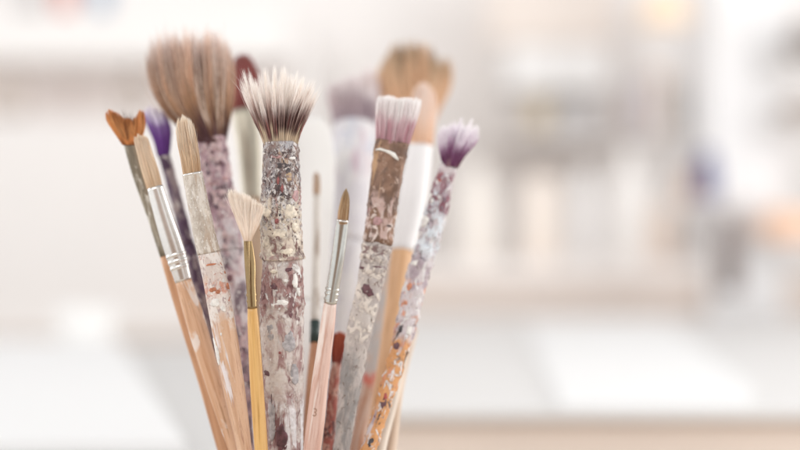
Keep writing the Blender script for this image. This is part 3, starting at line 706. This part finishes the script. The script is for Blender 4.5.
# cabinets, left: drawers below, an open niche, a shelf above with things on it
DB = 2.62
def X(px, d=DB): return (px-400)/FPX*d
def Z(py, d=DB): return (225-py)/FPX*d
cb = empty('cabinet', (X(100), DB, FL)); tag(cb, 'white wall cabinet with an open beige niche, behind the left brushes', 'cabinet')
box('lower_doors', (X(-260), DB, FL), (X(290), 2.98, Z(118)), white_paint, cb)
box('niche_back', (X(-260), 2.80, Z(118)+.001), (X(290), 2.83, Z(60)-.001), plain('beige niche', (252, 248, 247), .7), cb)
box('upper_shelf', (X(-260), DB, Z(60)), (X(290), 2.98, Z(12)), plain('white upper board', (246, 244, 242), .5), cb)
box('side_panel', (X(290)+.001, DB+.005, FL), (X(290)+.03, 2.98, Z(12)), white_paint, cb)
box('plinth', (X(-260), DB-.03, Z(345)), (X(290), DB-.001, Z(333)), plain('beige rail', (214, 204, 196), .6), cb)
def jar_like(name, px, py0, py1, hw, c, label, cat, d=DB+.12, neck=.6, rough=.4):
    z0, z1 = Z(py1, d), Z(py0, d); h = z1-z0; r = hw/FPX*d
    o = lathe(name, [(r*.9, 0), (r, h*.03), (r, h*.6), (r*.92, h*.72), (r*neck, h*.85), (r*neck, h*.98), (r*neck*.9, h)], plain(name+' surface', c, rough), loc=(X(px, d), d, z0), seg=32)
    return tag(o, label, cat)
jar_like('vase', 133, 68, 117.5, 13, (200, 191, 184), 'taupe vase standing in the niche of the left cabinet, right one', 'vase', d=2.71)
jar_like('vase', 8, 74, 117.5, 19, (212, 203, 196), 'wide taupe vase in the niche of the left cabinet, at the picture edge', 'vase', d=2.71)
jar_like('canister', 65, -30, 11.5, 9, (214, 120, 104), 'red canister on top of the left cabinet', 'canister', d=2.71, neck=.9)
jar_like('canister', 102, -30, 11.5, 9, (128, 160, 190), 'blue canister on top of the left cabinet', 'canister', d=2.71, neck=.9)
jar_like('canister', 30, -26, 11.5, 14, (206, 204, 204), 'wide grey canister on top of the left cabinet', 'canister', d=2.71, neck=.9)

# shelf unit on the right
DS = 2.56
sh = empty('backsplash_shelf', (X(600, DS), DS, -.22)); tag(sh, 'low beige shelf box running along the back of the counter', 'shelf')
box('front_board', (X(396, DS), DS, -.155), (X(860, DS), DS+.10, Z(282, DS)), plain('beige board', (226, 213, 204), .6), sh)
box('top_board', (X(396, DS), DS-.005, Z(282, DS)+.001), (X(860, DS), DS+.12, Z(262, DS)), plain('light beige board', (240, 234, 230), .6), sh)
cab = empty('wall_cupboard', (X(565), DB, Z(85))); tag(cab, 'white wall cupboard hanging behind the counter', 'cupboard')
box('carcass', (X(512), DB+.15, Z(84)), (X(622), DB+.36, Z(34)), plain('cupboard white', (238, 237, 236), .45), cab)
box('door', (X(514), DB+.13, Z(83)), (X(566), DB+.149, Z(35)), plain('cupboard white', (238, 237, 236), .45), cab)
box('door', (X(568), DB+.13, Z(83)), (X(620), DB+.149, Z(35)), plain('cupboard white', (238, 237, 236), .45), cab)
tp = box('wall_board', (X(495), DB+.2, Z(28)), (X(632), DB+.25, Z(-60)), plain('warm beige board', (240, 230, 222), .7)); tag(tp, 'warm beige board on the wall above the cupboard', 'board')
mx = empty('coffee_machine', (X(588), DB, Z(125))); tag(mx, 'light grey machine on the shelf under the white cupboard', 'machine')
box('body', (X(566), DB+.19, Z(128.8)), (X(612), DB+.36, Z(92)), plain('grey machine shell', (222, 221, 221), .4), mx)
box('dark_panel', (X(582), DB+.18, Z(116)), (X(602), DB+.189, Z(102)), plain('dark grey panel', (186, 186, 188), .3), mx)
ws = box('wall_shelf', (X(500), DB+.17, Z(134)), (X(640), DB+.4, Z(129)), plain('white shelf', (236, 233, 231), .5)); tag(ws, 'white shelf board under the grey machine', 'shelf')
pl_ = box('cabinet_column', (X(700), DB-.083, -.5), (X(772), DB+.2, Z(-60)), plain('white column', (238, 238, 239), .5)); tag(pl_, 'tall white cupboard column right of the wall cupboard', 'cupboard')
# lamp glowing peach at the top edge
lr = empty('pendant_lamp', at(665, 10, 2.5)); tag(lr, 'peach glowing pendant lamp at the top edge', 'lamp')
sm = Mat('peach lamp shade'); sm.b.inputs['Base Color'].default_value = C4((250, 226, 200)); sm.b.inputs['Emission Color'].default_value = C4((255, 222, 186)); sm.b.inputs['Emission Strength'].default_value = .1
lathe('lamp_shade', [(.042, 0), (.040, .013), (.03, .045), (.01, .055), (.008, .058)], sm.m, lr, (0, 0, -.022), 32)
lathe('cord', [(.004, 0), (.004, .9)], plain('white cord', (220, 220, 220)), lr, (0, 0, .036), 8)
def item(name, x0, x1, y0, y1, c, label, cat, d=2.45, dep=.06, rough=.5):
    o = box(name, (X(x0, d), d, Z(y1, d)), (X(x1, d), d+dep, Z(y0, d)), plain(name+' colour', c, rough), bev=.012); return tag(o, label, cat)
jar_like('bottle', 707, 150, 200, 11, (70, 76, 130), 'small dusty blue bottle on the side shelf', 'bottle', d=2.42)
jar_like('cup', 688, 172, 200, 8, (190, 160, 140), 'small brown cup left of the blue bottle', 'cup', d=2.42, neck=1)
s2 = box('side_shelf', (X(670, 2.42), 2.36, Z(204, 2.42)), (X(772, 2.42), 2.52, Z(200.3, 2.42)), plain('white side shelf', (232, 228, 226), .5)); tag(s2, 'small white shelf below the dusty blue bottle', 'shelf')
jar_like('bottle', 729, 215, 292, 12, (112, 98, 94), 'tall grey-brown bottle standing at the back of the counter', 'bottle', d=2.40, neck=.55)
item('storage_box', 764, 850, 210, 240, (248, 212, 184), 'peach orange storage box at the right edge', 'box')
item('storage_box', 792, 840, 22, 58, (150, 142, 138), 'dark grey box high at the right edge', 'box')
item('storage_box', 784, 840, 100, 120, (170, 158, 150), 'taupe flat box at the right edge', 'box')
for i, (za, zb) in enumerate(((59, 62), (121, 124), (241, 244))):
    o = item('edge_shelf', 772.5, 860, za, zb, (228, 225, 222), ('white shelf under the dark grey box', 'white shelf under the taupe flat box', 'white shelf under the peach box')[i], 'shelf', d=2.44, dep=.12)


# small pale things on the shelves and along the counter's back
jar_like('pot', 541, 176, 262, 17, (249, 238, 228), 'pale peach pot standing on the beige shelf box, left one', 'pot', d=2.62, neck=.9)
jar_like('pot', 585, 168, 262, 13, (238, 236, 235), 'pale grey slim pot on the beige shelf box, beside the peach pot', 'pot', d=2.62, neck=.7)
jar_like('jug', 628, 150, 262, 16, (246, 243, 240), 'white jug on the beige shelf box', 'jug', d=2.62, neck=.5)
jar_like('pot', 664, 205, 262, 14, (236, 220, 208), 'low beige pot on the beige shelf box, right of the white jug', 'pot', d=2.62, neck=.95)
jar_like('vase', 478, 165, 262, 17, (248, 242, 235), 'cream vase on the beige shelf box, nearest the brushes', 'vase', d=2.62, neck=.6)
jar_like('canister', 540, 98, 128.5, 11, (240, 226, 198), 'pale yellow canister left of the grey machine', 'canister', d=2.86, neck=.95)
jar_like('canister', 627, 100, 128.5, 7, (214, 196, 188), 'small rosy canister right of the grey machine', 'canister', d=2.86, neck=.95)
for i, (xa, xb, yt, c_) in enumerate(((650, 664, 70, (226, 222, 226)), (666, 676, 62, (240, 222, 206)), (678, 692, 76, (218, 216, 214)))):
    o = box('binder', (X(xa), DB+.1, Z(128.6)), (X(xb), DB+.25, Z(yt)), plain('binder cover %d' % i, c_, .5), bev=.002)
    tag(o, ('pale lilac binder, first of the three standing binders', 'peach binder between the lilac and the grey binder', 'grey binder, last of the three standing binders')[i], 'binder')
o = box('binder_shelf', (X(641), DB+.07, Z(134)), (X(699), DB+.33, Z(129)), plain('white shelf two', (238, 235, 233), .5)); tag(o, 'short white shelf under the three binders', 'shelf')
# ================================================================== LIGHT, CAMERA
w = bpy.data.worlds.new('World'); scene.world = w; w.use_nodes = True
nt = w.node_tree; bg = nt.nodes['Background']
tc = nt.nodes.new('ShaderNodeTexCoord'); vm = nt.nodes.new('ShaderNodeVectorMath'); vm.operation = 'DOT_PRODUCT'
vm.inputs[1].default_value = Vector((-.1, -1, -.05)).normalized()
nt.links.new(tc.outputs['Generated'], vm.inputs[0])
cr = nt.nodes.new('ShaderNodeValToRGB'); nt.links.new(vm.outputs['Value'], cr.inputs[0])
e = cr.color_ramp.elements; e[0].position = .89; e[0].color = (.995, .99, .992, 1); e[1].position = .955; e[1].color = (.33, .22, .16, 1)
sx = nt.nodes.new('ShaderNodeSeparateXYZ'); nt.links.new(tc.outputs['Generated'], sx.inputs[0])
c2 = nt.nodes.new('ShaderNodeValToRGB'); nt.links.new(sx.outputs['Z'], c2.inputs[0])      # dimmer ceiling overhead
e = c2.color_ramp.elements; e[0].position = .35; e[0].color = (1, 1, 1, 1); e[1].position = .7; e[1].color = (.5, .5, .5, 1)
mu = nt.nodes.new('ShaderNodeMix'); mu.data_type = 'RGBA'; mu.blend_type = 'MULTIPLY'; mu.inputs[0].default_value = 1
nt.links.new(cr.outputs[0], mu.inputs[6]); nt.links.new(c2.outputs[0], mu.inputs[7]); nt.links.new(mu.outputs[2], bg.inputs[0]); bg.inputs[1].default_value = 1.1
def area(name, loc, target, size, power, c=(1, 1, 1), sy=None):
    l = bpy.data.lights.new(name, 'AREA'); l.energy = power; l.size = size; l.color = c
    if sy: l.shape = 'RECTANGLE'; l.size_y = sy
    o = bpy.data.objects.new(name, l); col.objects.link(o); o.location = loc
    o.rotation_euler = (Vector(target)-Vector(loc)).to_track_quat('-Z', 'Y').to_euler(); return o
area('window_light_right', (1.9, .9, .55), (0, .72, .03), 1.2, 24, (1, .99, .97), 1.6)
area('window_light_left', (-1.9, 1.3, .6), (0, .72, .03), .7, 10, (.97, .98, 1), 1.4)
area('wall_fill_light', (.75, .95, .75), (.85, 3.0, 0), 1.3, 4.0, (1, .995, .99), .9)  # added fill that brightens the back wall, not an actual window
area('front_fill_light', (-.9, -1.0, 1.3), (0, .7, 0), 1.0, 18, (1, .985, .96), 1.0)  # added soft fill for the brush fronts, from an unseen made-up source
cam = bpy.data.cameras.new('camera'); co = bpy.data.objects.new('camera', cam); col.objects.link(co)
co.rotation_euler = (R(90), 0, 0); cam.lens = 72; cam.sensor_width = 36; cam.clip_start = .05; cam.clip_end = 60
cam.dof.use_dof = True; cam.dof.focus_distance = .676; cam.dof.aperture_fstop = 2.8
scene.camera = co
scene.view_settings.view_transform = 'Standard'; scene.view_settings.look = 'None'; scene.view_settings.exposure = .03
scene.cycles.use_denoising = True
scene.cycles.max_bounces = 20; scene.cycles.diffuse_bounces = 16; scene.cycles.transmission_bounces = 16; scene.cycles.glossy_bounces = 6
